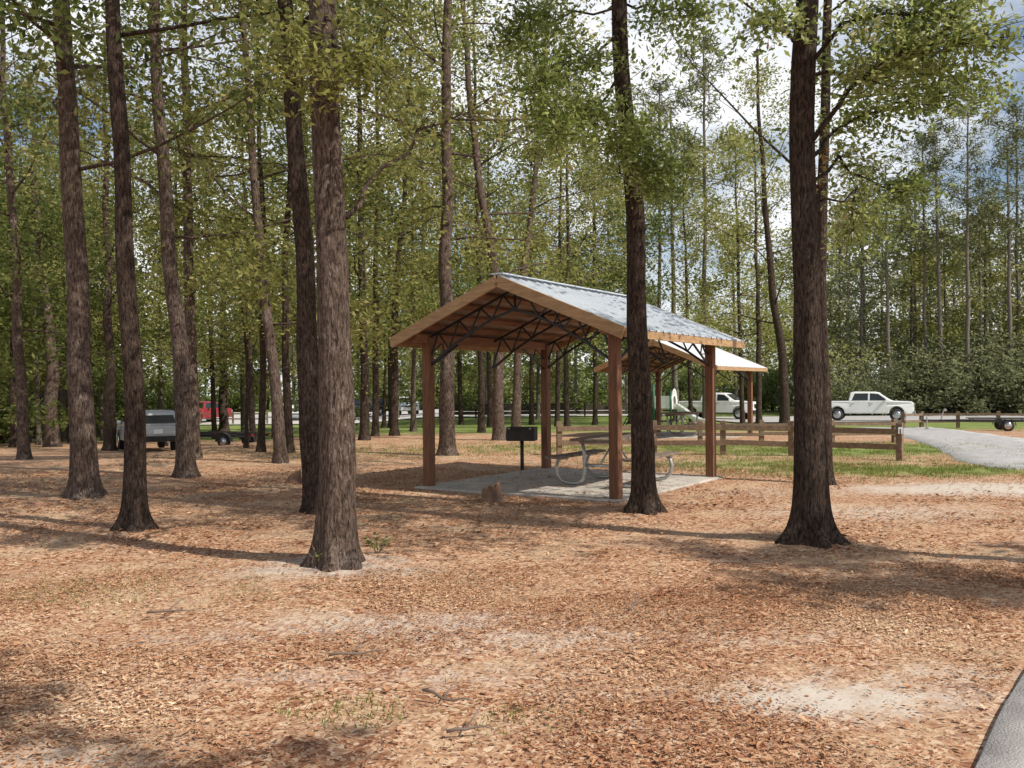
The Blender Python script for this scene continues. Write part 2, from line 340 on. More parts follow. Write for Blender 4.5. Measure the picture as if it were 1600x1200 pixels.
def ground():
    def grad(a,b,n): return list(np.linspace(a,b,n,endpoint=False))
    xs=grad(-300,-60,12)+grad(-60,-14,40)+grad(-14,-6.5,50)+grad(-6.5,6.5,150)+grad(6.5,16,60)+grad(16,60,40)+grad(60,301,13)
    ys=grad(-40,1.5,14)+grad(1.5,13,130)+grad(13,30,80)+grad(30,100,70)+grad(100,420,20)
    nx,ny=len(xs),len(ys); V=[];A=[]
    for y in ys:
        for x in xs:
            V.append((x,y,gz(x,y))); s,gr=cover(x,y); A+= [s,gr,0,1]
    Fc=[(j*nx+i,j*nx+i+1,(j+1)*nx+i+1,(j+1)*nx+i) for j in range(ny-1) for i in range(nx-1)]
    me=bpy.data.meshes.new('ground'); me.from_pydata(V,[],Fc); me.update()
    at=me.color_attributes.new('cover','FLOAT_COLOR','POINT'); at.data.foreach_set('color',np.array(A,dtype=np.float32))
    me.polygons.foreach_set('use_smooth',[True]*len(Fc))
    m,nt,b,N,L=nodes('ground_litter'); b.inputs['Roughness'].default_value=.95; b.inputs['Specular IOR Level'].default_value=.1
    MATS['ground']=m
    geo=N.new('ShaderNodeNewGeometry')
    vo=N.new('ShaderNodeTexVoronoi'); vo.inputs['Scale'].default_value=40; vo.inputs['Randomness'].default_value=1
    wn=N.new('ShaderNodeTexNoise'); wn.inputs['Scale'].default_value=9; wn.inputs['Detail'].default_value=2
    L.new(geo.outputs['Position'],wn.inputs['Vector'])
    va=N.new('ShaderNodeVectorMath'); va.operation='MULTIPLY_ADD'; va.inputs[1].default_value=(.18,.18,.18)
    L.new(wn.outputs['Color'],va.inputs[0]); L.new(geo.outputs['Position'],va.inputs[2]); L.new(va.outputs[0],vo.inputs['Vector'])
    rp=N.new('ShaderNodeValToRGB'); cr=rp.color_ramp
    cols=[(0,(.15,.058,.032)),(.25,(.295,.132,.07)),(.5,(.41,.22,.125)),(.75,(.51,.325,.20)),(1,(.64,.48,.34))]
    while len(cr.elements)<len(cols): cr.elements.new(.5)
    for i,(p,c) in enumerate(cols): cr.elements[i].position=p; cr.elements[i].color=(*c,1)
    sx=N.new('ShaderNodeSeparateColor'); L.new(vo.outputs['Color'],sx.inputs[0]); L.new(sx.outputs[0],rp.inputs['Fac'])
    big=N.new('ShaderNodeTexNoise'); big.inputs['Scale'].default_value=.9; big.inputs['Detail'].default_value=5; big.inputs['Roughness'].default_value=.65
    L.new(geo.outputs['Position'],big.inputs['Vector'])
    mxd=N.new('ShaderNodeMix'); mxd.data_type='RGBA'; L.new(rp.outputs['Color'],mxd.inputs[6]); mxd.inputs[7].default_value=(.52,.38,.25,1)
    rb=N.new('ShaderNodeValToRGB'); rb.color_ramp.elements[0].position=.48; rb.color_ramp.elements[1].position=.66; rb.color_ramp.elements[1].color=(.7,.7,.7,1)
    L.new(big.outputs['Fac'],rb.inputs['Fac']); L.new(rb.outputs['Color'],mxd.inputs[0])
    at_=N.new('ShaderNodeAttribute'); at_.attribute_name='cover'; sc=N.new('ShaderNodeSeparateColor'); L.new(at_.outputs['Color'],sc.inputs[0])
    fn=N.new('ShaderNodeTexNoise'); fn.inputs['Scale'].default_value=6; fn.inputs['Detail'].default_value=5; fn.inputs['Roughness'].default_value=.78
    L.new(geo.outputs['Position'],fn.inputs['Vector'])
    def masked(src,lo,hi):
        a=N.new('ShaderNodeMath'); a.operation='MULTIPLY_ADD'; a.inputs[1].default_value=1.6; a.inputs[2].default_value=-.8; L.new(fn.outputs['Fac'],a.inputs[0])
        c=N.new('ShaderNodeMath'); c.operation='ADD'; L.new(a.outputs[0],c.inputs[0]); L.new(src,c.inputs[1])
        mr=N.new('ShaderNodeMapRange'); mr.interpolation_type='SMOOTHSTEP'; mr.inputs[1].default_value=lo; mr.inputs[2].default_value=hi; L.new(c.outputs[0],mr.inputs[0]); return mr.outputs[0]
    ms=N.new('ShaderNodeMix'); ms.data_type='RGBA'; L.new(masked(sc.outputs[0],.2,1.0),ms.inputs[0]); L.new(mxd.outputs[2],ms.inputs[6])
    sr=N.new('ShaderNodeValToRGB'); sr.color_ramp.elements[0].color=(.45,.375,.305,1); sr.color_ramp.elements[1].color=(.64,.565,.485,1); L.new(fn.outputs['Fac'],sr.inputs['Fac']); L.new(sr.outputs['Color'],ms.inputs[7])
    mg=N.new('ShaderNodeMix'); mg.data_type='RGBA'; L.new(masked(sc.outputs[1],.25,.95),mg.inputs[0]); L.new(ms.outputs[2],mg.inputs[6])
    gr=N.new('ShaderNodeValToRGB'); gr.color_ramp.elements[0].position=.38; gr.color_ramp.elements[1].position=.66; gr.color_ramp.elements[0].color=(.12,.18,.04,1); gr.color_ramp.elements[1].color=(.28,.30,.10,1); L.new(big.outputs['Fac'],gr.inputs['Fac']); L.new(gr.outputs['Color'],mg.inputs[7])
    L.new(mg.outputs[2],b.inputs['Base Color'])
    bp=N.new('ShaderNodeBump'); bp.inputs['Strength'].default_value=.6; bp.inputs['Distance'].default_value=.02
    L.new(fn.outputs['Fac'],bp.inputs['Height']); L.new(bp.outputs['Normal'],b.inputs['Normal'])
    o=link_mesh('ground',me,'ground'); setp(o,kind='structure')
ground()
def litter():
    rg=random.Random(5); Q=[]
    def leaf(x,y,L,z0=None):
        z=(gz(x,y) if z0 is None else z0)+.004+rg.random()*.012; a=rg.uniform(0,6.28); ux,uy=math.cos(a),math.sin(a); tl=rg.gauss(0,.2); cu=rg.uniform(-.1,.35)*L; W=L*rg.uniform(.3,.6)
        u=Vector((ux,uy,tl)); v=Vector((-uy,ux,rg.gauss(0,.25)))
        p=Vector((x,y,z+abs(tl)*L*.3)); up=Vector((0,0,cu*.6))
        Q.extend([p-u*L/2+up*.5, p+v*W/2+up, p+u*L/2+up*.3, p+up*0])
        Q.extend([p-u*L/2+up*.5, p+up*0, p+u*L/2+up*.3, p-v*W/2+up])
    def drop(N,y0,y1,s0,s1):
        for _ in range(N):
            y=math.sqrt(rg.uniform(y0*y0,y1*y1)); x=rg.uniform(-.66,.66)*y
            if paved(x,y) and rg.random()>.03: continue
            sl=y>11 and on_slab(x,y)
            if sl and rg.random()>.35: continue
            s,gr=cover(x,y); k=1-.8*min(1,s*1.05)-.5*min(1,gr)
            k*=.22+.95*ss(.47+1.7*noise.noise(Vector((x*.7,y*.7,9)))) 
            if rg.random()<k: leaf(x,y,rg.uniform(s0,s1)*(1 if rg.random()<.9 else 1.9),SLTOP if sl else None)
    drop(150000,3.2,8,.011,.030); drop(66000,8,18,.026,.05)
    V=np.array([tuple(p) for p in Q]); me=np_mesh('fallen_leaves',V,4)
    setp(link_mesh('fallen_leaves',me,'litter_leaf'),'carpet of dry brown fallen leaves covering the ground','leaves',kind='stuff')
    T=[]
    def blade(x,y,h):
        z=gz(x,y); a=rg.uniform(0,6.28); w=h*.05+.002; lx,ly=rg.gauss(0,.4)*h,rg.gauss(0,.4)*h
        T.extend([(x-math.cos(a)*w,y-math.sin(a)*w,z),(x+math.cos(a)*w,y+math.sin(a)*w,z),(x+lx,y+ly,z+h)])
    for (cx,cy,rx,ry,k) in GRASS:
        for _ in range(int(min(8000,1800*rx*ry*k)+200)):
            x=cx+rg.gauss(0,.7)*rx; y=cy+rg.gauss(0,.7)*ry
            if noise.noise(Vector((x*1.8,y*1.8,2)))>-.12 and y>2.6 and not on_slab(x,y): blade(x,y,rg.uniform(.02,.05) if y<12 else rg.uniform(.03,.08))
    me=np_mesh('grass',np.array(T),3); setp(link_mesh('grass',me,'grass_blade'),'sparse short green grass growing through the leaf litter','grass',kind='stuff')
litter()
# paved surfaces
def ribbon(name,pts,w,m,dz=.03,edge=.06,rag=.02):
    mb=MB(); pts=[Vector((p[0],p[1])) for p in pts]; D=[]
    for i in range(len(pts)-1):
        n=max(2,int((pts[i+1]-pts[i]).length/.4))
        for k in range(n): D.append(pts[i].lerp(pts[i+1],k/n))
    D.append(pts[-1]); V=[];Fc=[]; K=9; fr=[-.5,-.48,-.3,-.15,0,.15,.3,.48,.5]
    for i,p in enumerate(D):
        d=(D[min(i+3,len(D)-1)]-D[max(i-3,0)]).normalized(); s=Vector((-d.y,d.x))
        for k in range(K):
            q=p+s*w*(fr[k]+noise.noise(Vector((p.x*1.1,p.y*1.1,(k>4)*3)))*rag*(k in(0,1,K-2,K-1))); e=-edge if k in (0,K-1) else 0
            V.append((q.x,q.y,gz(q.x,q.y)+dz+e))
    for i in range(len(D)-1):
        for k in range(K-1): a=i*K+k; Fc.append((a,a+1,a+K+1,a+K))
    mb.add(V,Fc); return setp(mb.build(name,m,None,True),kind='structure')
a,d,s=PATH_A,PATH_D,PATH_S
ribbon('path',[a-d*2+s*.8,a+d*5+s*.8,a+d*12+s*.8+Vector((.5,0))],1.6,'path_paving',.035)
q=[G(1395,669),G(1440,675),G(1500,685),G(1560,700),G(1640,728)]
ribbon('road',[(v.x,v.y) for v in q]+[(q[-1].x+6,q[-1].y-2.5)],3.0,'asphalt',.035,.05,.05)
def sheet(name,x0,x1,y0,y1,m,dz):
    nx,ny=40,12; V=[];Fc=[]
    for j in range(ny+1):
        for i in range(nx+1):
            x=x0+(x1-x0)*i/nx; y=y0+(y1-y0)*j/ny; V.append((x,y,g(x,y)+dz))
    for j in range(ny):
        for i in range(nx): k=j*(nx+1)+i; Fc.append((k,k+1,k+nx+2,k+nx+1))
    return setp(MB().add(V,Fc).build(name,m,None,True),kind='structure')
sheet('parking_lot',-48,14,76,110,'lot_paving',.08)
sheet('driveway',14.5,50,57,71,'asphalt',.08)
# ------------------------------------------------------------ pavilion
def pavilion(label,roofm,loc):
    t=thing('pavilion',label,'pavilion',loc,RZ,'open picnic pavilions')
    hw,hl=PW/2,PL/2; ov=.37; fo,ro=.459,.62; y0=-hl-fo; y1=hl+ro; ez=2.36; rz_=3.2; ex=hw+ov
    for sx in(-1,1):
        for sy in(-1,1): MB().box(sx*hw,sy*hl,PH/2-.03,.145,.145,PH+.06).build('post','wood_post',t,bevel=.008)
    for sx in(-1,1):
        mb=MB(); n=20; V=[];Fc=[]; sl=(rz_-ez)/ex
        for k in range(n+1):
            y=y0+(y1-y0)*k/n
            for dy,dz in((0,.0),(.014,.022),(.034,.022),(.048,0)):
                yy=y+dy
                if k==n and dy>0: continue
                for x,z in((0.02,rz_),(ex+.04,ez-.04*sl)): V.append((sx*x,yy,z+dz))
        m=len(V)//2
        for k in range(m-1): Fc.append((2*k,2*k+1,2*k+3,2*k+2) if sx>0 else (2*k,2*k+2,2*k+3,2*k+1))
        mb.add(V,Fc).build('roof_panel',roofm,t)
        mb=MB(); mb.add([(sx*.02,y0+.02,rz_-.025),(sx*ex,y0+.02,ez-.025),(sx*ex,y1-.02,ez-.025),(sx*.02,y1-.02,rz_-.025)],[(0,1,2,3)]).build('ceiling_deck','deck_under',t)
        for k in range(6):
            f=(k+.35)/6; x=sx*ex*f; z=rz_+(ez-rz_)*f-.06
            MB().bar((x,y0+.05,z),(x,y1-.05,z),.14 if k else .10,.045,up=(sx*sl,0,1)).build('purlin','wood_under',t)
        for y in(y0-.01,y1+.01):
            MB().bar((sx*.0,y,rz_-.075),(sx*ex,y,ez-.075),.045,.16,up=(0,0,1)).build('gable_fascia','wood_fascia',t)
        MB().bar((sx*(ex+.015),y0,ez-.075),(sx*(ex+.015),y1,ez-.075),.04,.11).build('eave_fascia','wood_fascia',t)
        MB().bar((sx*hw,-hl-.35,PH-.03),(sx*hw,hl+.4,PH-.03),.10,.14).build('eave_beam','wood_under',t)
        for sy in(-1,1):
            mb=MB(); ya=sy*(hl-.07)
            mb.bar((sx*hw,ya,1.92),(sx*hw,ya-sy*.75,2.30),.028,.028)
            mb.bar((sx*hw,ya,2.12),(sx*hw,ya-sy*.36,2.11),.018,.018); mb.bar((sx*hw,ya-sy*.36,2.11),(sx*hw,ya-sy*.30,2.31),.018,.018); mb.bar((sx*hw,ya-sy*.30,2.31),(sx*hw,ya,2.12),.018,.018)
            mb.build('knee_brace','steel_black',t)
    MB().box(0,(y0+y1)/2,rz_+.032,.22,y1-y0+.03,.016).build('ridge_cap',roofm,t)
    for y in(-hl,0,hl):
        mb=MB(); top=lambda x: rz_-.15-(rz_-ez)*abs(x)/ex
        xs=[0,.35,.75,1.2,hw-.03]; bz=[2.74,2.64,2.46,2.22,1.92]
        lo=lambda x: float(np.interp(abs(x),xs,bz))
        for sx in(-1,1):
            mb.bar((0,y,top(0)),(sx*hw,y,top(hw)),.035,.035)
            for i in range(4): mb.bar((sx*xs[i],y,bz[i]),(sx*xs[i+1],y,bz[i+1]),.035,.035)
            n=8
            for i in range(n):
                xa=hw*i/n; xb=hw*(i+1)/n
                mb.bar((sx*xa,y,top(xa) if i%2 else lo(xa)),(sx*xb,y,lo(xb) if i%2 else top(xb)),.022,.022)
        mb.bar((0,y,top(0)),(0,y,2.74),.03,.03)
        mb.build('roof_truss','steel_black',t)
    return t
pavilion('nearer brown timber picnic pavilion with galvanised metal gable roof','roof_metal',PC)
q=Vector((5.62,29.6)); PC2=Vector((q.x,q.y,g(q.x,q.y)-.12))
pv2=pavilion('farther open picnic pavilion with pale metal roof behind the rail fence','roof_white',PC2)
def slab(c,lx,ly,ztop):
    mb=MB(); mb.box(0,0,0,lx,ly,.16); ob=mb.build('pavement','concrete',None,bevel=.015); ob.location=(c.x,c.y,ztop-.08); ob.rotation_euler=(0,0,RZ); setp(ob,kind='structure')
slab(PC,SLX,SLY,SLTOP); slab(PC2,3.9,4.3,PC2.z+.13)
# ------------------------------------------------------------ picnic tables
def picnic_table(label,loc,rz):
    t=thing('picnic_table',label,'picnic table',loc,rz,'picnic tables under the pavilions')
    mb=MB()
    for k in range(5): mb.box((k-2)*.147,0,.745,.138,1.85,.04)
    mb.box(0,-.6,.71,.68,.09,.03); mb.box(0,.6,.71,.68,.09,.03)
    mb.build('table_top','wood_weathered',t,bevel=.005)
    for s in(-1,1):
        mb=MB(); mb.box(s*.67,0,.455,.25,1.85,.04); mb.build('bench','wood_weathered',t,bevel=.005)
    for y in(-.58,.58):
        mb=MB()
        for s in(-1,1):
            pts=[(s*.30,y,.70),(s*.27,y,.5),(s*.26,y,.25),(s*.29,y,.1),(s*.38,y,.035),(s*.52,y,.03),(s*.66,y,.06),(s*.75,y,.16),(s*.77,y,.27),(s*.74,y,.38),(s*.67,y,.435)]
            mb.tube(pts,.03,8); mb.tube([(s*.56,y,.43),(s*.79,y,.43)],.025,8)
        mb.tube([(-.33,y,.70),(.33,y,.70)],.03,8); mb.tube([(-.26,y,.33),(.26,y,.33)],.025,8)
        mb.build('leg_frame','steel_galv',t,True)
    mb=MB(); mb.tube([(0,-.58,.33),(0,0,.69)],.018,6); mb.tube([(0,.58,.33),(0,0.02,.69)],.018,6); mb.build('brace','steel_galv',t,True)
    return t
picnic_table('weathered wood picnic table with curved steel legs under the nearer pavilion',(1.66,14.6,SLTOP),RZ+R(4))
picnic_table('picnic table in shade under the farther pale roofed pavilion',(PC2.x,PC2.y,PC2.z+.13),RZ)
# ------------------------------------------------------------ grill
q=G(816,738); q.z-=.13; t=thing('pedestal_grill','black iron pedestal grill standing behind the left post of the pavilion','grill',q,R(-10))
MB().tube([(0,0,-.05),(0,0,.72)],.035,8).build('pole','grill_iron',t,True)
mb=MB()
for (cx,cy,sx,sy) in ((0,-.2,.54,.012),(0,.2,.54,.012),(-.264,0,.012,.39),(.264,0,.012,.39)): mb.box(cx,cy,.86,sx,sy,.25)
mb.box(0,0,.735,.53,.38,.012); mb.build('firebox','grill_iron',t)
mb=MB()
for k in range(9): mb.bar((-.25+k*.0625,-.23,.965),(-.25+k*.0625,.19,.965),.012,.012)
mb.bar((-.26,-.23,.965),(.26,-.23,.965),.016,.016); mb.build('grate','grill_iron',t)
for s in(-1,1): MB().tube([(s*.2,-.23,.965),(s*.2,-.33,.965)],.016,6).build('handle','steel_galv',t,True)
# ------------------------------------------------------------ stumps
def stump(label,px,py,r,h,seed,tilt):
    q=G(px,py); t=thing('tree_stump',label,'stump',q)
    n=18; V=[];Fc=[]; rows=6
    for i in range(rows):
        f=i/(rows-1)
        for k in range(n):
            a=6.283*k/n; rr=r*(1+.75*math.exp(-f*4.5)*(.6+.6*math.cos(4*a+seed)))*(1+.08*noise.noise(Vector((math.cos(a)*3,math.sin(a)*3,f*2+seed))))
            V.append((rr*math.cos(a),rr*math.sin(a),-.05+(h+tilt*math.cos(a)+.04*noise.noise(Vector((a*3,seed,1)))*(f>.9))*f))
    for i in range(rows-1):
        for k in range(n): k2=(k+1)%n; Fc.append((i*n+k,i*n+k2,(i+1)*n+k2,(i+1)*n+k))
    MB().add(V,Fc).build('stump_side','stump_wood',t,True)
    MB().add(V[-n:],[tuple(range(n))]).build('cut_face','stump_cut',t)
stump('cut tree stump beside the concrete slab in front of the pavilion',768,783,.14,.27,2,.05)
stump('small broken brown stump in leaves left of the pavilion',460,754,.11,.22,5,.06)
# ------------------------------------------------------------ fences
def fence(label,pts,h,rails,m='wood_fence',sec=.12,group='post and rail fences',plate=False,ps=.13):
    b=Vector((pts[0][0],pts[0][1],g(*pts[0][:2]))); t=thing('rail_fence',label,'fence',b,0,group); T=[]
    for i,(x,y) in enumerate([p[:2] for p in pts]):
        z=g(x,y); loc=Vector((x,y,z))-b; T.append(loc)
        nx=pts[min(i+1,len(pts)-1)]; pv=pts[max(i-1,0)]; an=math.atan2(nx[1]-pv[1],nx[0]-pv[0])
        mb=MB(); mb.box(loc.x,loc.y,loc.z+h/2-.05,ps,ps,h+.1,Matrix.Rotation(an,3,'Z')); po=mb.build('post',m,t,bevel=.01)
        if plate and i==len(pts)-1: MB().box(loc.x-.02,loc.y-.086,loc.z+h-.16,.09,.008,.14).build('marker_plate','plate_pale',t)
    rg=random.Random(len(pts))
    for i in range(len(T)-1):
        for f in rails:
            p=T[i]+Vector((0,0,h*f+rg.uniform(-.02,.02))); q=T[i+1]+Vector((0,0,h*f+rg.uniform(-.02,.02)))
            d=(q-p).normalized(); o=Vector((d.y,-d.x,0))*(ps/2+.014) 
            if o.y>0: o=-o
            MB().bar(p+o-d*.05,q+o+d*.05,.035,sec).build('rail',m,t)
    return t
def gxy(px,py): q=G(px,py); return (q.x,q.y)
fence('brown two rail fence crossing behind the nearer pavilion to a post with a small plate',[gxy(874,712),gxy(1022,710),gxy(1130,711),gxy(1237,713),gxy(1406,720)],.80,(.78,.36),plate=True)
fence('short two rail fence behind the right hand trunk leading to the parked white pickup',[gxy(1094,694),gxy(1190,694),gxy(1300,694),gxy(1398,692)],.66,(.82,.42),sec=.09)
fence('two rail fence beside the far drive by the right hand trailer',[gxy(1412,670),gxy(1440,669),gxy(1497,669),gxy(1560,669),gxy(1640,669)],.66,(.82,.42),sec=.085)
fence('low dark board fence along the far side of the lawn',[(-6,74),(-3,74),(0,74),(3,74),(6,74),(9,74),(12,74)],1.25,(.85,.6,.35),m='wood_dark',sec=.28)
fence('brown rail fence by the red pickup under the left hand trees',[(-30,78),(-27,77.5),(-24,77),(-21,76.8)],1.1,(.85,.45))
# ------------------------------------------------------------ vehicles
def wheel(t,x,y,r,w=.24,s=1):
    wh=MB().disc((x,y+0,r),r,w,22).build('wheel','rubber',t,True)
    MB().disc((x,y+s*.02,r),r*.62,w,18).build('rim','chrome',wh,True)
def arch(cx,r,z,n=9): return [(cx-r*math.cos(math.pi*k/(n-1)),z+r*math.sin(math.pi*k/(n-1))*1.02) for k in range(n)]
def sidequads(t,name,m,pts,yf,e=.012):
    out=[]
    for s in(-1,1):
        V=[(x,s*(yf(x,z)+e),z) for x,z in pts]
        out.append(MB().add(V,[tuple(range(len(V))) if s<0 else tuple(reversed(range(len(V))))]).build(name,m,t))
    return out
def pickup(label,paint,loc,rz,front='chrome',scale=1.0):
    t=thing('pickup_truck',label,'pickup truck',loc,rz,'parked vehicles'); t.scale=(scale,)*3
    wy=lambda x,z: .98-.05*max(0,(z-.9))-.03*max(0,.7-z)-(.10*max(0,x-2.45)/.4)
    body=[(-2.88,.62)]+[(-2.35,.5)]+arch(-1.8,.47,.5)+arch(1.85,.47,.5)+[(2.62,.45),(2.86,.5),(2.9,.8),(2.87,1.16),(2.74,1.27),(1.5,1.33),(1.3,1.34),(-2.86,1.32)]
    MB().prism(body,wy).build('body',paint,t,bevel=.045)
    cy=lambda x,z: .95-.28*max(0,z-1.32)
    MB().prism([(1.62,1.31),(.80,1.87),(.5,1.93),(-.75,1.94),(-.98,1.88),(-1.10,1.31)],cy).build('cab',paint,t,bevel=.06)
    sidequads(t,'front_window','glass_dark',[(1.30,1.37),(.74,1.79),(.24,1.83),(.24,1.37)],cy)
    sidequads(t,'rear_side_window','glass_dark',[(.12,1.37),(.12,1.83),(-.70,1.82),(-.88,1.37)],cy)
    for px_ in (((.20,.58),(1.25,.58),(1.25,1.29),(.20,1.29)),((-.95,.58),(.14,.58),(.14,1.29),(-.95,1.29))):
        for d_,s in zip(sidequads(t,'door',paint,px_,wy,.009),(-1,1)):
            MB().box(px_[0][0]+.14,s*.985,1.17,.16,.03,.03).build('door_handle','chrome',d_)
    V=[]
    for x,z in((1.52,1.39),(.86,1.84)):
        for s in(-1,1): V.append((x+.025,s*(cy(x,z)-.09),z+.012))
    MB().add(V,[(0,1,3,2)]).build('windshield','glass_dark',t)
    V=[]
    for x,z in((-1.09,1.40),(-1.0,1.82)):
        for s in(-1,1): V.append((x-.02,s*(cy(x,z)-.12),z))
    MB().add(V,[(0,2,3,1)]).build('rear_window','glass_dark',t)
    for x in(-1.8,1.85):
        for s in(-1,1): wheel(t,x,s*.84,.42,.27,s)
    MB().box(2.9,0,.96,.03,1.2,.32).build('grille',front,t,bevel=.01)
    MB().box(2.92,0,.56,.16,1.86,.22).build('front_bumper',front,t,bevel=.03)
    MB().box(-2.93,0,.58,.14,1.84,.2).build('rear_bumper','chrome',t,bevel=.03)
    for s in(-1,1):
        MB().box(2.855,s*.74,1.02,.08,.26,.22).build('headlight','light_clear',t,bevel=.02)
        MB().box(-2.87,s*.86,1.02,.04,.14,.38).build('tail_light','light_red',t,bevel=.01)
        MB().box(1.22,s*1.07,1.42,.10,.2,.18).build('mirror',paint,t,bevel=.02)
    mb=MB(); mb.box(-1.98,0,1.326,1.6,1.66,.014); mb.build('bed_shade_slab','paint_black',t)  # flat dark slab on the closed body, painted for an open bed's shaded hollow
    return t
def suv(label,paint,loc,rz,scale=1.0):
    t=thing('parked_suv',label,'car',loc,rz,'parked vehicles'); t.scale=(scale,)*3
    wy=lambda x,z: .92-.05*max(0,z-.8)-.03*max(0,.6-z)-.10*max(0,abs(x)-1.95)/.3
    body=[(-2.22,.5)]+arch(-1.35,.42,.42)+arch(1.38,.42,.42)+[(2.05,.4),(2.25,.5),(2.27,.8),(2.18,.95),(1.95,1.02),(1.0,1.10),(-2.18,1.08),(-2.25,.8)]
    MB().prism(body,wy).build('body',paint,t,bevel=.04)
    cy=lambda x,z: .895-.33*max(0,z-1.08)
    MB().prism([(1.12,1.07),(.42,1.6),(.15,1.66),(-1.75,1.66),(-1.95,1.6),(-2.16,1.07)],cy).build('cab',paint,t,bevel=.05)
    sidequads(t,'front_window','glass_dark',[(.88,1.14),(.38,1.54),(-.18,1.57),(-.18,1.14)],cy)
    sidequads(t,'rear_side_window','glass_dark',[(-.26,1.14),(-.26,1.57),(-1.08,1.57),(-1.12,1.14)],cy)
    sidequads(t,'quarter_window','glass_dark',[(-1.2,1.14),(-1.17,1.57),(-1.72,1.55),(-1.93,1.14)],cy)
    for xs,nm in((((-2.12,1.18),(-2.0,1.48)),'rear_window'),(((1.05,1.14),(.48,1.57)),'windshield')):
        V=[]
        for x,z in xs:
            for s in(-1,1): V.append((x+(-.035 if nm[0]=='r' else .03),s*(cy(x,z)-.17),z+.01))
        MB().add(V,[(0,1,3,2)] if nm[0]=='w' else [(0,2,3,1)]).build(nm,'glass_dark',t)
    for x in(-1.35,1.38):
        for s in(-1,1): wheel(t,x,s*.80,.37,.24,s)
    MB().box(-2.27,0,.58,.14,1.72,.2).build('rear_bumper','rubber',t,bevel=.03)
    MB().box(2.27,0,.55,.14,1.72,.2).build('front_bumper',paint,t,bevel=.03)
    MB().box(2.28,0,.82,.03,1.0,.16).build('grille','paint_black',t)
    MB().box(-2.268,0,.86,.02,.34,.17).build('number_plate','plastic_white',t)
    for s in(-1,1):
        MB().box(-2.215,s*.78,.98,.06,.16,.26).build('tail_light','light_red',t,bevel=.015)
        MB().box(2.23,s*.7,.83,.06,.3,.16).build('headlight','light_clear',t,bevel=.02)
        MB().box(.85,s*.98,1.16,.1,.17,.13).build('mirror',paint,t,bevel=.02)
        MB().tube([(.0,s*.62,1.70),(-1.6,s*.62,1.70)],.018,6).build('roof_rail','paint_black',t)
    return t
def on(px,Y): 
    x=(px-800)/F*Y; return Vector((x,Y,g(x,Y)))
suv('silver SUV seen from behind parked among the left hand trees','paint_silver',on(230,37),R(122))
pickup('red pickup truck parked beyond the silver SUV','paint_red',on(318,80),R(70))
pickup('white pickup truck facing the camera on the lot between left hand trunks','paint_white',on(462,84)+Vector((0,0,.08)),R(-75))
suv('white SUV parked on the lot left of the pavilion posts','paint_white',on(632,92)+Vector((0,0,.08)),R(-70),1.1)
suv('black car parked in shade on the far lot','paint_black',on(570,90)+Vector((0,0,.08)),R(-110),1.1)
pickup('white pickup with front painted dark as in shade parked between the farther pavilion posts','paint_white',on(1122,67)+Vector((0,0,.08)),R(-32),'paint_black')  # black grille and bumper put the shade on the front into the paint
pickup('white four door pickup parked on the right in front of the shrubs','paint_white',on(1354,60)+Vector((0,0,.08)),R(-24))
def trailer(label,loc,rz,sc=1.0):
    t=thing('boat_trailer',label,'trailer',loc,rz,'empty boat trailers'); t.scale=(sc,)*3
    mb=MB()
    for s in(-1,1):
        mb.bar((-1.9,s*.6,.5),(.9,s*.6,.5),.06,.09); mb.bar((.9,s*.6,.5),(2.2,0,.5),.06,.09)
    for x in(-1.85,-.6,.7): mb.bar((x,-.6,.5),(x,.6,.5),.05,.08)
    mb.bar((1.9,0,.5),(3.0,0,.5),.07,.09); mb.build('frame','paint_black',t)
    for s in(-1,1):
        mb=MB(); mb.bar((-1.8,s*.35,.62),(.9,s*.35,.62),.10,.05); mb.bar((-1.6,s*.35,.5),(-1.6,s*.35,.61),.04,.04); mb.bar((.7,s*.35,.5),(.7,s*.35,.61),.04,.04); mb.build('bunk','wood_dark',t)
        wheel(t,-.75,s*.78,.28,.18,s)
        pts=[(-.75-.36*math.cos(math.pi*k/8),s*.78,.28+.36*math.sin(math.pi*k/8)) for k in range(9)]
        mb=MB()
        for k in range(8): mb.add([(pts[k][0],s*.78-.11,pts[k][2]),(pts[k+1][0],s*.78-.11,pts[k+1][2]),(pts[k+1][0],s*.78+.11,pts[k+1][2]),(pts[k][0],s*.78+.11,pts[k][2])],[(0,1,2,3)])
        mb.build('fender','paint_black',t)
        MB().box(-1.95,s*.55,.55,.05,.14,.08).build('tail_light','light_red',t)
    mb=MB(); mb.bar((2.1,0,.5),(1.95,0,1.05),.06,.06); mb.tube([(1.9,-.1,1.03),(1.9,.1,1.03)],.07,10); mb.build('winch_post','steel_galv',t)
    mb=MB(); mb.tube([(2.75,.08,.7),(2.75,.08,.08)],.03,8); mb.disc((2.75,.08,.09),.09,.06,12); mb.build('jack','steel_galv',t)
    return t
trailer('empty boat trailer standing behind the silver SUV under the trees',on(345,37.5),R(160))
trailer('empty boat trailer parked by the fence at the right edge',on(1542,32),R(163),.72)
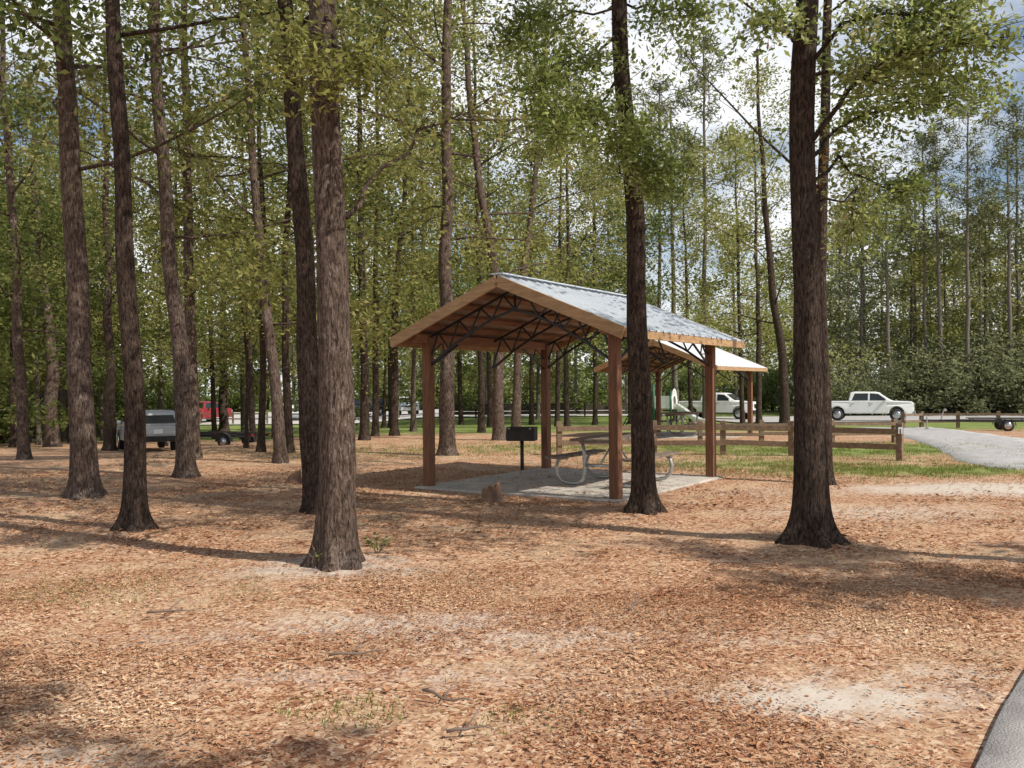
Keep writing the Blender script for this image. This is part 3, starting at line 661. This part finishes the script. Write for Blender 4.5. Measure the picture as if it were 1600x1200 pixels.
# ------------------------------------------------------------ playground
def playground(loc,rz):
    t=thing('playground_structure','green and white playground climber with a white slide behind the farther pavilion','playground',loc,rz); t.scale=(.85,)*3
    for x in(-1.3,0,1.0):
        for y in(-.6,.6): MB().tube([(x,y,-.05),(x,y,2.5 if x<.5 else 2.1)],.06,8).build('post','plastic_green',t,True)
    MB().box(.5,0,1.05,1.0,1.2,.08).build('deck','tan_plastic',t); MB().box(-.65,0,1.25,1.3,1.2,.08).build('deck','tan_plastic',t)
    for y in(-.6,.6):
        mb=MB()
        for k in range(7): mb.tube([(-1.2+k*.18,y,1.3),(-1.2+k*.18,y,2.05)],.02,6)
        mb.tube([(-1.3,y,2.05),(0,y,2.05)],.03,6); mb.build('railing','plastic_green',t,True)
        MB().box(-.65,y,.72,1.18,.04,.7).build('side_panel','plastic_green',t)
        MB().box(.5,y,1.45,.88,.05,.7).build('side_panel','plastic_white',t)
    mb=MB(); n=12; V=[];Fc=[]
    for k in range(n+1):
        a=math.pi*k/n; V+= [(1.05,-.5*math.cos(a)*.5,1.6+.4*math.sin(a)*.5),(1.05,-.5*math.cos(a)*1.15,1.6+.55*math.sin(a)*1.15)]
    for k in range(n): Fc.append((2*k,2*k+1,2*k+3,2*k+2))
    mb.add(V,Fc)
    for s in(-1,1): mb.box(1.05,s*.42,1.33,.04,.32,.54)
    mb.build('arch_panel','plastic_white',t)
    pr=[(1.0,1.12),(1.25,1.1),(1.7,.8),(2.2,.42),(2.6,.24),(2.95,.22)]
    V=[];Fc=[]
    for x,z in pr: V+=[(x,-.32,z+.26),(x,-.28,z),(x,.28,z),(x,.32,z+.26)]
    for i in range(len(pr)-1):
        for k in range(3): Fc.append((4*i+k,4*i+k+1,4*i+k+5,4*i+k+4))
    mb=MB(); mb.add(V,Fc); mb.add([(x,y*1.1,z-.05) for x,y,z in V],Fc); mb.build('slide','plastic_white',t,True)
    mb=MB()
    for s in(-1,1): mb.tube([(-2.0,s*.3,0),(-1.3,s*.3,1.3),(-1.3,s*.3,1.9)],.03,6)
    for k in range(5): f=(k+1)/6; mb.tube([(-2+.7*f,-.3,1.3*f),(-2+.7*f,.3,1.3*f)],.022,6)
    mb.build('ladder','plastic_green',t,True)
playground(on(1026,44),R(-26))
# ------------------------------------------------------------ far shed
b=on(78,58); t=thing('wooden_shed','dark wooden shed under the trees at the far left','shed',b,R(12))
MB().box(0,0,1.1,5,3.4,2.2).build('wall','wood_dark',t)
mb=MB(); mb.prism([(-3,2.15),(3,2.15),(3,2.25),(0,3.2),(-3,2.25)],lambda x,z:2.2); mb.build('roof','shingle',t)
d=MB().box(.9,-1.71,1.0,.9,.05,2.0).build('door','wood_weathered',t); MB().box(1.2,-1.76,1.0,.06,.05,.12).build('handle','chrome',d)
w=MB().box(-1.2,-1.71,1.35,.9,.05,.8).build('window','glass_dark',t)
# ------------------------------------------------------------ trees
near=dict(segs=30,step=.11,amp=.09,lsize=.14)
tree('oak_tree','large grey barked oak with flared pale base in the left centre foreground',(527,880),[(528,700),(526,560),(518,330),(513,120),(508,0)],58,15,(6.2,14,3.8,14,44,9,.09),'leaf_olive','bark_grey',seed=11,flare=.55,
  boughs=[([(512,60,-.0),(560,100,-.3),(610,120,-.6)],.02,28,.08,24,.4),([(508,40,0),(460,70,-.3),(440,120,-.6)],.02,28,.08,24,.4),([(540,340,.1),(600,262,.3),(690,195,.5),(760,150,.7)],.028,18,.11,24,.5),([(505,20,0),(540,60,-.4),(520,130,-.7)],.015,26,.07,22,.35)],**near)
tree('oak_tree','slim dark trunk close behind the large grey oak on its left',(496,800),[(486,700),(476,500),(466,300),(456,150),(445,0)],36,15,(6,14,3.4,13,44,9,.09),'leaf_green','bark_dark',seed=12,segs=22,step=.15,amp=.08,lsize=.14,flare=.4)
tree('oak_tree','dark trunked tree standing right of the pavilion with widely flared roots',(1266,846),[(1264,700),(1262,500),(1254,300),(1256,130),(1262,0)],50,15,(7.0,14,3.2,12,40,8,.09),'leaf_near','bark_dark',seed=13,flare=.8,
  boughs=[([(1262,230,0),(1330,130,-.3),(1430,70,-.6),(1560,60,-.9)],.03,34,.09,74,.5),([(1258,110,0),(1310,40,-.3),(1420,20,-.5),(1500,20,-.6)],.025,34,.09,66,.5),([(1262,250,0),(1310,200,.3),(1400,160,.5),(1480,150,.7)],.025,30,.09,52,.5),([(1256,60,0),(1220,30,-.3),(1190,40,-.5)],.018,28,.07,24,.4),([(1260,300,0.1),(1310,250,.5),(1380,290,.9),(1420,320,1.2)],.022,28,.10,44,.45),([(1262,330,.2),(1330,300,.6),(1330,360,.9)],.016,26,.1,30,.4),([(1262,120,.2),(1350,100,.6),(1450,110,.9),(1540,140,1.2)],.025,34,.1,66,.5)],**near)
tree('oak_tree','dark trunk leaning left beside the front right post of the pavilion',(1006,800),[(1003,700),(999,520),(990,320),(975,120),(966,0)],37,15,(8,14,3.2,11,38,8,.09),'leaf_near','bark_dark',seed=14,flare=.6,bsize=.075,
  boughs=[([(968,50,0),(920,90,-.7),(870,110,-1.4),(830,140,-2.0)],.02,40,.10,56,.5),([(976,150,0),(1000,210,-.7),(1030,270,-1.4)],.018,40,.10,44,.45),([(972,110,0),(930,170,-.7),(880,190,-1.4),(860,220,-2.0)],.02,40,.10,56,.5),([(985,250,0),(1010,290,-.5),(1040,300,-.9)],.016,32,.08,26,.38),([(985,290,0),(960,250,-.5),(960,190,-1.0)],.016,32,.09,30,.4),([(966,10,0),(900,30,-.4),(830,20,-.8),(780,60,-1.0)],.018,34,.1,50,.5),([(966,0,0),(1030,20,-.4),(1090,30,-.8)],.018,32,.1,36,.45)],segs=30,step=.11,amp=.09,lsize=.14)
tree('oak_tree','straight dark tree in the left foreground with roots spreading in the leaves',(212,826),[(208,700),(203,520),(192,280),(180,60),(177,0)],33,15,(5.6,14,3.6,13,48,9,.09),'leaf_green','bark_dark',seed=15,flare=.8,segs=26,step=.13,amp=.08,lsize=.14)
tree('oak_tree','thick trunk with mossy base second in from the left edge',(133,778),[(130,650),(123,450),(108,220),(95,40),(93,0)],40,16,(4.4,15,3.8,16,54,9,.09),'leaf_green','bark_grey',seed=16,segs=24,step=.15,amp=.07,lsize=.13,flare=.6)
tree('oak_tree','tall slender tree curving left behind the left foreground trunks',(291,746),[(288,650),(278,520),(260,360),(246,150),(240,0)],28,16,(4.0,15,3.6,16,52,9,.09),'leaf_olive','bark_grey',seed=17,segs=18,step=.2,lsize=.125)
tree('oak_tree','tall straight grey tree rising just left of the pavilion roof',(699,712),[(700,600),(698,400),(700,200),(701,0)],25,18,(4.8,17,4.0,18,52,9,.09),'leaf_olive','bark_grey',seed=18,segs=18,step=.2,lsize=.13)
tree('oak_tree','trunk partly hidden behind the dark right foreground tree',(1290,756),[(1288,600),(1285,400),(1290,200),(1294,0)],22,16,(4.0,15,3.4,15,46,9,.09),'leaf_green','bark_dark',seed=19,segs=16,step=.2,lsize=.125)
MID=[
 ((38,718),[(32,560),(20,350),(8,150)],18,16,3.4,3.4,'leaf_green','bark_grey','thin leaning trunk at the extreme left edge'),
 ((82,698),[(78,560),(64,380),(50,180)],22,18,4.0,3.6,'leaf_green','bark_grey','leaning grey trunk between the two leftmost trees'),
 ((104,684),[(102,560),(96,380)],16,18,4,3.6,'leaf_green','bark_dark','dark trunk in shadow in front of the far left shed'),
 ((172,704),[(172,560),(168,400),(165,200)],18,17,3.8,3.5,'leaf_olive','bark_dark','shaded trunk at the left side of the silver SUV'),
 ((303,716),[(300,560),(294,380),(290,200)],20,18,4.4,3.6,'leaf_green','bark_grey','grey trunk just behind the slender curved tree'),
 ((350,674),[(350,560),(346,400)],15,18,3.4,4.0,'leaf_olive','bark_dark','dark trunk rising behind the left boat trailer'),
 ((408,706),[(410,560),(412,380),(405,200)],12,14,2.6,3.2,'leaf_olive','bark_dark','thin straight trunk left of the leaning pair by the trailer'),
 ((439,724),[(430,600),(418,480),(400,330)],20,14,2.8,3.4,'leaf_olive','bark_grey','left leaning tree with flared base right of the left trailer'),
 ((452,708),[(448,580),(446,420),(452,250)],14,15,3.2,3.2,'leaf_green','bark_dark','slim upright trunk behind the left leaning tree'),
 ((480,686),[(478,560),(476,420)],14,18,3.6,3.6,'leaf_olive','bark_dark','dark trunk seen left of the slim trunk behind the large oak'),
 ((570,688),[(570,580),(566,440)],15,16,3.2,3.6,'leaf_green','bark_dark','trunk just right of the large oak near the black car'),
 ((587,682),[(586,580),(588,440)],11,16,3.2,3.4,'leaf_olive','bark_dark','narrow trunk second to the right of the large oak'),
 ((616,681),[(616,560),(622,420),(632,300)],13,16,3.6,3.6,'leaf_olive','bark_dark','slim trunk in front of the white SUV on the lot'),
 ((646,674),[(646,560),(645,420)],9,15,3.4,3.2,'leaf_bright','bark_grey','very thin pale trunk left of the front left pavilion post'),
 ((752,676),[(752,560),(748,440)],11,18,4.5,3.8,'leaf_green','bark_dark','thin trunk seen under the left half of the pavilion roof'),
 ((780,688),[(778,560),(772,420),(750,300)],19,17,4.5,4.2,'leaf_olive','bark_grey','forked grey trunk behind the grill under the pavilion roof'),
 ((806,676),[(808,560),(818,420),(835,300)],15,18,4.5,4.2,'leaf_olive','bark_grey','right leaning trunk behind the grill'),
 ((886,668),[(884,560),(888,400),(886,250)],9,18,4.6,3.8,'leaf_olive','bark_dark','thin trunk beyond the rear left pavilion post'),
 ((930,664),[(929,560),(929,400)],8,18,4.6,3.6,'leaf_green','bark_dark','very thin trunk left of the farther pavilion'),
 ((1226,668),[(1222,560),(1206,430),(1196,330)],16,17,3.8,4.2,'leaf_olive','bark_dark','left leaning trunk right of the farther pavilion'),
 ((1186,664),[(1186,560),(1182,400)],10,17,4.4,3.8,'leaf_olive','bark_dark','slim trunk between the farther pavilion and the leaning tree'),
]
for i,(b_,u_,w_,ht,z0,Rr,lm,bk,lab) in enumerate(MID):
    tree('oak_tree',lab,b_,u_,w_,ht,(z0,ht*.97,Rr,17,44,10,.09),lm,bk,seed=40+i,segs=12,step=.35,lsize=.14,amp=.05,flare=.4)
for i,(px,py,h,lab) in enumerate(((385,700,6.5,'small leafy sapling left of the leaning tree by the trailer'),(520,690,6.5,'small olive sapling hidden behind the large oak'),(600,668,7,'small leafy sapling at the left edge of the lawn'))):
    tree('sapling',lab,(px,py),[(px+3,py-120)],7,h,(1.6,h,2.3,12,18,8,.08),'leaf_olive','bark_dark',seed=90+i,segs=8,step=.4,lsize=.11)
# far trees: prototypes, then copies
def far_proto(seed,Ht,z0,Rr,lm,bk,rad,pf,nb,nl,tw,ls,asp,name,label,cat='tree'):
    return tree(name,label,None,[],0,Ht,(z0,Ht*.98,Rr,nb,nl,tw,.10,pf),lm,bk,seed=seed,segs=8,step=1.0,lsize=ls,aspect=asp,rad=rad,base_w=Vector((0,0,0)),flare=.3,twm=False)
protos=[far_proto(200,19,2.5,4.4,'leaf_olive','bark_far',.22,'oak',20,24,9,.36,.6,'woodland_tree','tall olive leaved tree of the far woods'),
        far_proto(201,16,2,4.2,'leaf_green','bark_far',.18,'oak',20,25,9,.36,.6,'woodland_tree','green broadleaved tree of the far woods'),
        far_proto(202,21,4,3.8,'leaf_far_haze','bark_pine',.2,'col',20,16,8,.30,.6,'woodland_tree','thin sparse tree of the far woods'),
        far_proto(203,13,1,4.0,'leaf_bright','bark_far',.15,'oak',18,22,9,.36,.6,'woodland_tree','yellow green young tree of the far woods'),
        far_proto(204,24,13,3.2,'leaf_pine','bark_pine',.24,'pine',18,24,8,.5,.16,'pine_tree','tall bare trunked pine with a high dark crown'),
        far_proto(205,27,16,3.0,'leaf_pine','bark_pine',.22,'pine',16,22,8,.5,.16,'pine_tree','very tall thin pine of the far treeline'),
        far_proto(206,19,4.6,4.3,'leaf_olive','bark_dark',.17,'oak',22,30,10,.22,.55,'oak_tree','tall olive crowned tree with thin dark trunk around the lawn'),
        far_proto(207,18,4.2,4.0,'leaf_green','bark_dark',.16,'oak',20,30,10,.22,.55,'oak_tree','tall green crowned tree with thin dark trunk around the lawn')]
GR=['olive trees of the far woods','green trees of the far woods','thin trees of the far woods','young yellow green trees of the far woods','tall pines of the far treeline','very tall pines of the far treeline','tall olive trees around the lawn','tall green trees around the lawn']
for p,gname in zip(protos,GR): p['group']=gname
used=[False]*8
rg=random.Random(77); spots=[]
def put(k,x,y,s=None):
    o=protos[k] if not used[k] else copy_tree(protos[k]); used[k]=True
    place(o,(x,y,g(x,y)-.05),rg.uniform(0,6.28),scale=s or rg.uniform(.85,1.2))
tries=0
while len(spots)<90 and tries<6000:
    tries+=1
    y=rg.uniform(52,132); f=rg.uniform(-.70,.70); x=f*y
    if -.52<f<.33 and y<112 and y>70: continue
    if -.47<f and y<73: continue
    if any((x-a)**2+(y-b)**2<16 for a,b in spots): continue
    spots.append((x,y))
    if f>.2: k=rg.choice([2,2,0,0,5,2,2,3])
    elif f<-.3: k=rg.choice([0,1,1,0,1,0])
    else: k=rg.choice([0,0,1,3,1,0])
    put(k,x,y)
for (px,Y,s,k) in ((20,42,1.,7),(110,50,1.,7),(200,52,1.,6),(275,46,.95,7),(335,56,1.,6),(395,44,.95,6),(428,58,1.05,7),(500,50,1.,6),(545,54,1.,7),(610,56,1.05,7),(665,48,1.,6),(720,60,1.05,6),(765,50,1.,7),(830,58,1.,6),(870,50,.95,6),(930,60,1.,7),(985,58,1.,7),(1080,62,1.,6),(1160,56,1.,6)): put(k,(px-800)/F*Y,Y,s)
for (px,Y,k,s) in ((250,60,0,.8),(380,64,0,.85),(540,66,3,.8),(690,68,1,.85),(840,70,0,.8),(960,72,1,.85),(1150,76,0,.9),(1260,78,0,.9),(60,46,1,.8),(-40,40,1,.85),(160,54,1,.8),(900,82,1,1.),(760,84,0,1.),(620,82,0,1.)): put(k,(px-800)/F*Y,Y,s)
for (px,Y,k,s) in ((1030,62,5,.9),(1056,66,4,1.),(1101,58,5,.95),(1390,74,4,.9),(1446,76,5,.9),(1472,74,4,1.),(1512,72,5,.95),(1578,73,4,1.0),(1592,76,5,1.),(1540,78,0,1.),(1345,78,2,1.),(1425,80,0,.95),(980,80,2,1.0),(1310,84,2,1.),(1480,88,0,1.),(1550,92,2,1.1),(1630,84,0,1.)):
    x=(px-800)/F*Y; put(k,x,Y,s)
# shrubs
def shrub_proto(seed,h,r,lm,ls,label,group):
    rg2=random.Random(seed); nr=np.random.default_rng(seed); t=thing('shrub',label,'shrub',(0,0,0),0,group); mb=MB(); pts=[]
    for i in range(26):
        a=i*2.4; el=rg2.uniform(.15,1.45); L=(h if el>.9 else r)*rg2.uniform(.7,1.05)
        d=Vector((math.cos(a)*math.cos(el),math.sin(a)*math.cos(el),math.sin(el))); st=Vector((rg2.gauss(0,r*.25),rg2.gauss(0,r*.25),0))
        pl=[st+d*L*k/4+Vector((rg2.gauss(0,.08),rg2.gauss(0,.08),.25+rg2.gauss(0,.06)))*(k>0) for k in range(5)]
        pts+=bough(mb,pl,.03,rg2,12,.2,12,L*.35)
    mb.build('stem','bark_dark',t,True); me=np_mesh('foliage',leaf_quads(np.array([tuple(p) for p in pts]),ls,nr,.55),4); link_mesh('foliage',me,lm,t); return t
sh=[shrub_proto(300,4.0,2.4,'leaf_dark',.22,'grey green shrub massed behind the right hand drive','grey green shrubs along the right hand woods'),
    shrub_proto(301,3.4,2.2,'leaf_green',.24,'mid green shrub in the understorey of the left woods','green shrubs in the left understorey'),
    shrub_proto(302,2.8,2.2,'leaf_bright',.22,'bright yellow green bush along the far edge of the lawn','bright bushes beyond the lawn')]
su=[False]*3
def puts(k,x,y,s):
    o=sh[k] if not su[k] else copy_tree(sh[k]); su[k]=True; place(o,(x,y,g(x,y)-.1),rg.uniform(0,6.28),scale=s)
for (px,Y,s) in ((1290,73,1.0),(1325,74,1.1),(1370,73,1.0),(1415,74,1.2),(1455,73,1.25),(1500,72,1.4),(1545,73,1.3),(1590,71,1.5),(1630,72,1.4),(1460,79,1.5),(1350,80,1.2),(1530,79,1.7),(1250,82,1.0),(1600,78,1.9),(1410,82,1.4)): puts(0,(px-800)/F*Y,Y,s)
for (px,Y,s) in ((10,50,1.1),(60,66,1.3),(130,62,1.2),(190,66,1.2),(250,70,1.1),(-30,44,1.1),(150,84,1.6),(30,80,1.6),(280,92,1.4),(370,116,1.6),(-60,60,1.5)): puts(1,(px-800)/F*Y,Y,s)
for (px,Y,s) in ((480,116,1.7),(530,118,1.6),(600,116,1.6),(680,112,1.5),(720,113,1.5),(770,115,1.6),(830,114,1.5),(880,116,1.6),(940,112,1.6),(1000,96,1.4),(1060,92,1.5),(1160,90,1.4),(1210,88,1.4)): puts(2,(px-800)/F*Y,Y,s)
# far woods as one mass
nr=np.random.default_rng(9); n=56000
y=nr.uniform(135,165,n); x=nr.uniform(-130,130,n); hmax=15+5*np.sin(x*.13)+4*np.sin(x*.41+1)+6*(x<-20)-2*(x>30)
z=nr.random(n)**1.15*hmax-1.4
me=np_mesh('woods',leaf_quads(np.stack([x,y,z],1),.85,nr,.6),4); setp(link_mesh('woods',me,'leaf_far_haze'),'distant mass of woodland closing the view behind the trees','woods',kind='stuff')
# trees to the right of the view whose crowns shade the leaf litter
for i,(x,y_,Rr,z0,ht,nl,lab) in enumerate(((5.0,-.7,1.2,7.5,10.8,24,'oak just outside the right side of the view nearest the path'),(11.2,3.0,2.0,7,11,40,'oak outside the right edge of the view beside the path'),(6.4,6.9,3.6,7,15.5,66,'oak outside the right edge of the view level with the dark right foreground tree'))):
    tree('oak_tree',lab,None,[],0,ht,(z0,ht,Rr,13,nl,8,.09),'leaf_olive','bark_dark',seed=120+i,segs=12,step=.4,lsize=.15,rad=.13,base_w=Vector((x,y_,g(x,y_))))
# small plants at the foot of the big oak
for i,(px,py,lab) in enumerate(((590,868,'small green weed at the right foot of the large oak'),(500,884,'low green plant at the left foot of the large oak'))):
    q=G(px,py); t=thing('small_plant',lab,'plant',q); rg2=random.Random(i+3); nr=np.random.default_rng(i+3); mb=MB(); pts=[]
    for k in range(9):
        a=k*2.4; tip=Vector((math.cos(a)*.10,math.sin(a)*.10,rg2.uniform(.08,.2))); mb.tube([(0,0,-.02),tip*.6,tip],[.004,.003,.002],4)
        for m in range(6): u=rg2.uniform(.4,1.05); pts.append(tip*u+Vector((rg2.gauss(0,.02),rg2.gauss(0,.02),rg2.gauss(0,.02))))
    mb.build('stem','twig',t); link_mesh('foliage',np_mesh('foliage',leaf_quads(np.array([tuple(p) for p in pts]),.05,nr,.55),4),'leaf_near',t)
# fallen twigs
for i,(px,py,ln,an,lab) in enumerate(((560,1035,.35,.4,'pale broken twig lying on the leaves below the large oak'),(1160,890,.6,.1,'long thin stick lying on leaves in front of the pavilion'),(700,1115,.3,-.5,'short curved twig lying in the centre foreground leaves'),(735,1165,.22,.2,'bleached twig fragment at the bottom centre'),(990,955,.25,1.2,'small dark twig standing out of the leaves right of centre'),(270,968,.35,.1,'dark twig lying on the leaves in the left foreground'))):
    q=G(px,py); rg2=random.Random(i)
    mb=MB(); pl=[Vector(((k/5-.5)*ln*math.cos(an),(k/5-.5)*ln*math.sin(an),.02+rg2.uniform(0,.03))) for k in range(6)]
    mb.tube(pl,[.008,.008,.007,.006,.004,.003],6); mb.tube([pl[2],pl[2]+Vector((.05,.08,.05)),pl[2]+Vector((.07,.16,.06))],[.005,.004,.002],5)
    o=mb.build('fallen_twig','twig',None,True); o.location=(q.x,q.y,gz(q.x,q.y)+.012); setp(o,lab,'twig','fallen twigs')
# ------------------------------------------------------------ camera, light, sky
cd=bpy.data.cameras.new('camera'); cam=bpy.data.objects.new('camera',cd); COL.objects.link(cam)
cam.location=(0,0,H); cam.rotation_euler=(R(90),math.atan(ROLL),0); cd.sensor_width=36; cd.lens=F/1600*36; cd.shift_y=(HZ-600)/1600
cd.clip_end=2000; cd.clip_start=.05; scene.camera=cam
el=R(47); S=Vector((.85,-.53,0)).normalized()*math.cos(el)+Vector((0,0,math.sin(el)))
ld=bpy.data.lights.new('sun','SUN'); ld.energy=5; ld.angle=R(.53); ld.color=(1,.945,.85)
lo=bpy.data.objects.new('sun',ld); COL.objects.link(lo); lo.rotation_euler=S.to_track_quat('Z','Y').to_euler()
w=bpy.data.worlds.new('World'); scene.world=w; w.use_nodes=True; N=w.node_tree.nodes; L=w.node_tree.links
bg=N['Background']; bg.inputs['Strength'].default_value=.115
sk=N.new('ShaderNodeTexSky'); sk.sky_type='NISHITA'; sk.sun_disc=False; sk.sun_elevation=el; sk.sun_rotation=math.atan2(S.x,S.y)
tc=N.new('ShaderNodeTexCoord'); mp=N.new('ShaderNodeMapping'); mp.inputs['Scale'].default_value=(1,1,2.2); L.new(tc.outputs['Generated'],mp.inputs['Vector'])
no=N.new('ShaderNodeTexNoise'); no.inputs['Scale'].default_value=2.6; no.inputs['Detail'].default_value=6; no.inputs['Roughness'].default_value=.55; L.new(mp.outputs[0],no.inputs['Vector'])
rp=N.new('ShaderNodeValToRGB'); rp.color_ramp.elements[0].position=.38; rp.color_ramp.elements[1].position=.54; L.new(no.outputs['Fac'],rp.inputs['Fac'])
sp=N.new('ShaderNodeSeparateXYZ'); L.new(tc.outputs['Generated'],sp.inputs[0])
mr=N.new('ShaderNodeMapRange'); mr.interpolation_type='SMOOTHSTEP'; mr.inputs[1].default_value=.40; mr.inputs[2].default_value=.62; mr.inputs[3].default_value=1; mr.inputs[4].default_value=.05; L.new(sp.outputs[2],mr.inputs[0])
mm=N.new('ShaderNodeMath'); mm.operation='MULTIPLY'; L.new(rp.outputs['Color'],mm.inputs[0]); L.new(mr.outputs[0],mm.inputs[1])
mx=N.new('ShaderNodeMix'); mx.data_type='RGBA'; L.new(mm.outputs[0],mx.inputs[0]); L.new(sk.outputs[0],mx.inputs[6]); mx.inputs[7].default_value=(9.2,9.4,9.7,1)
L.new(mx.outputs[2],bg.inputs['Color'])
scene.view_settings.view_transform='Standard'; scene.view_settings.look='None'; scene.view_settings.exposure=0
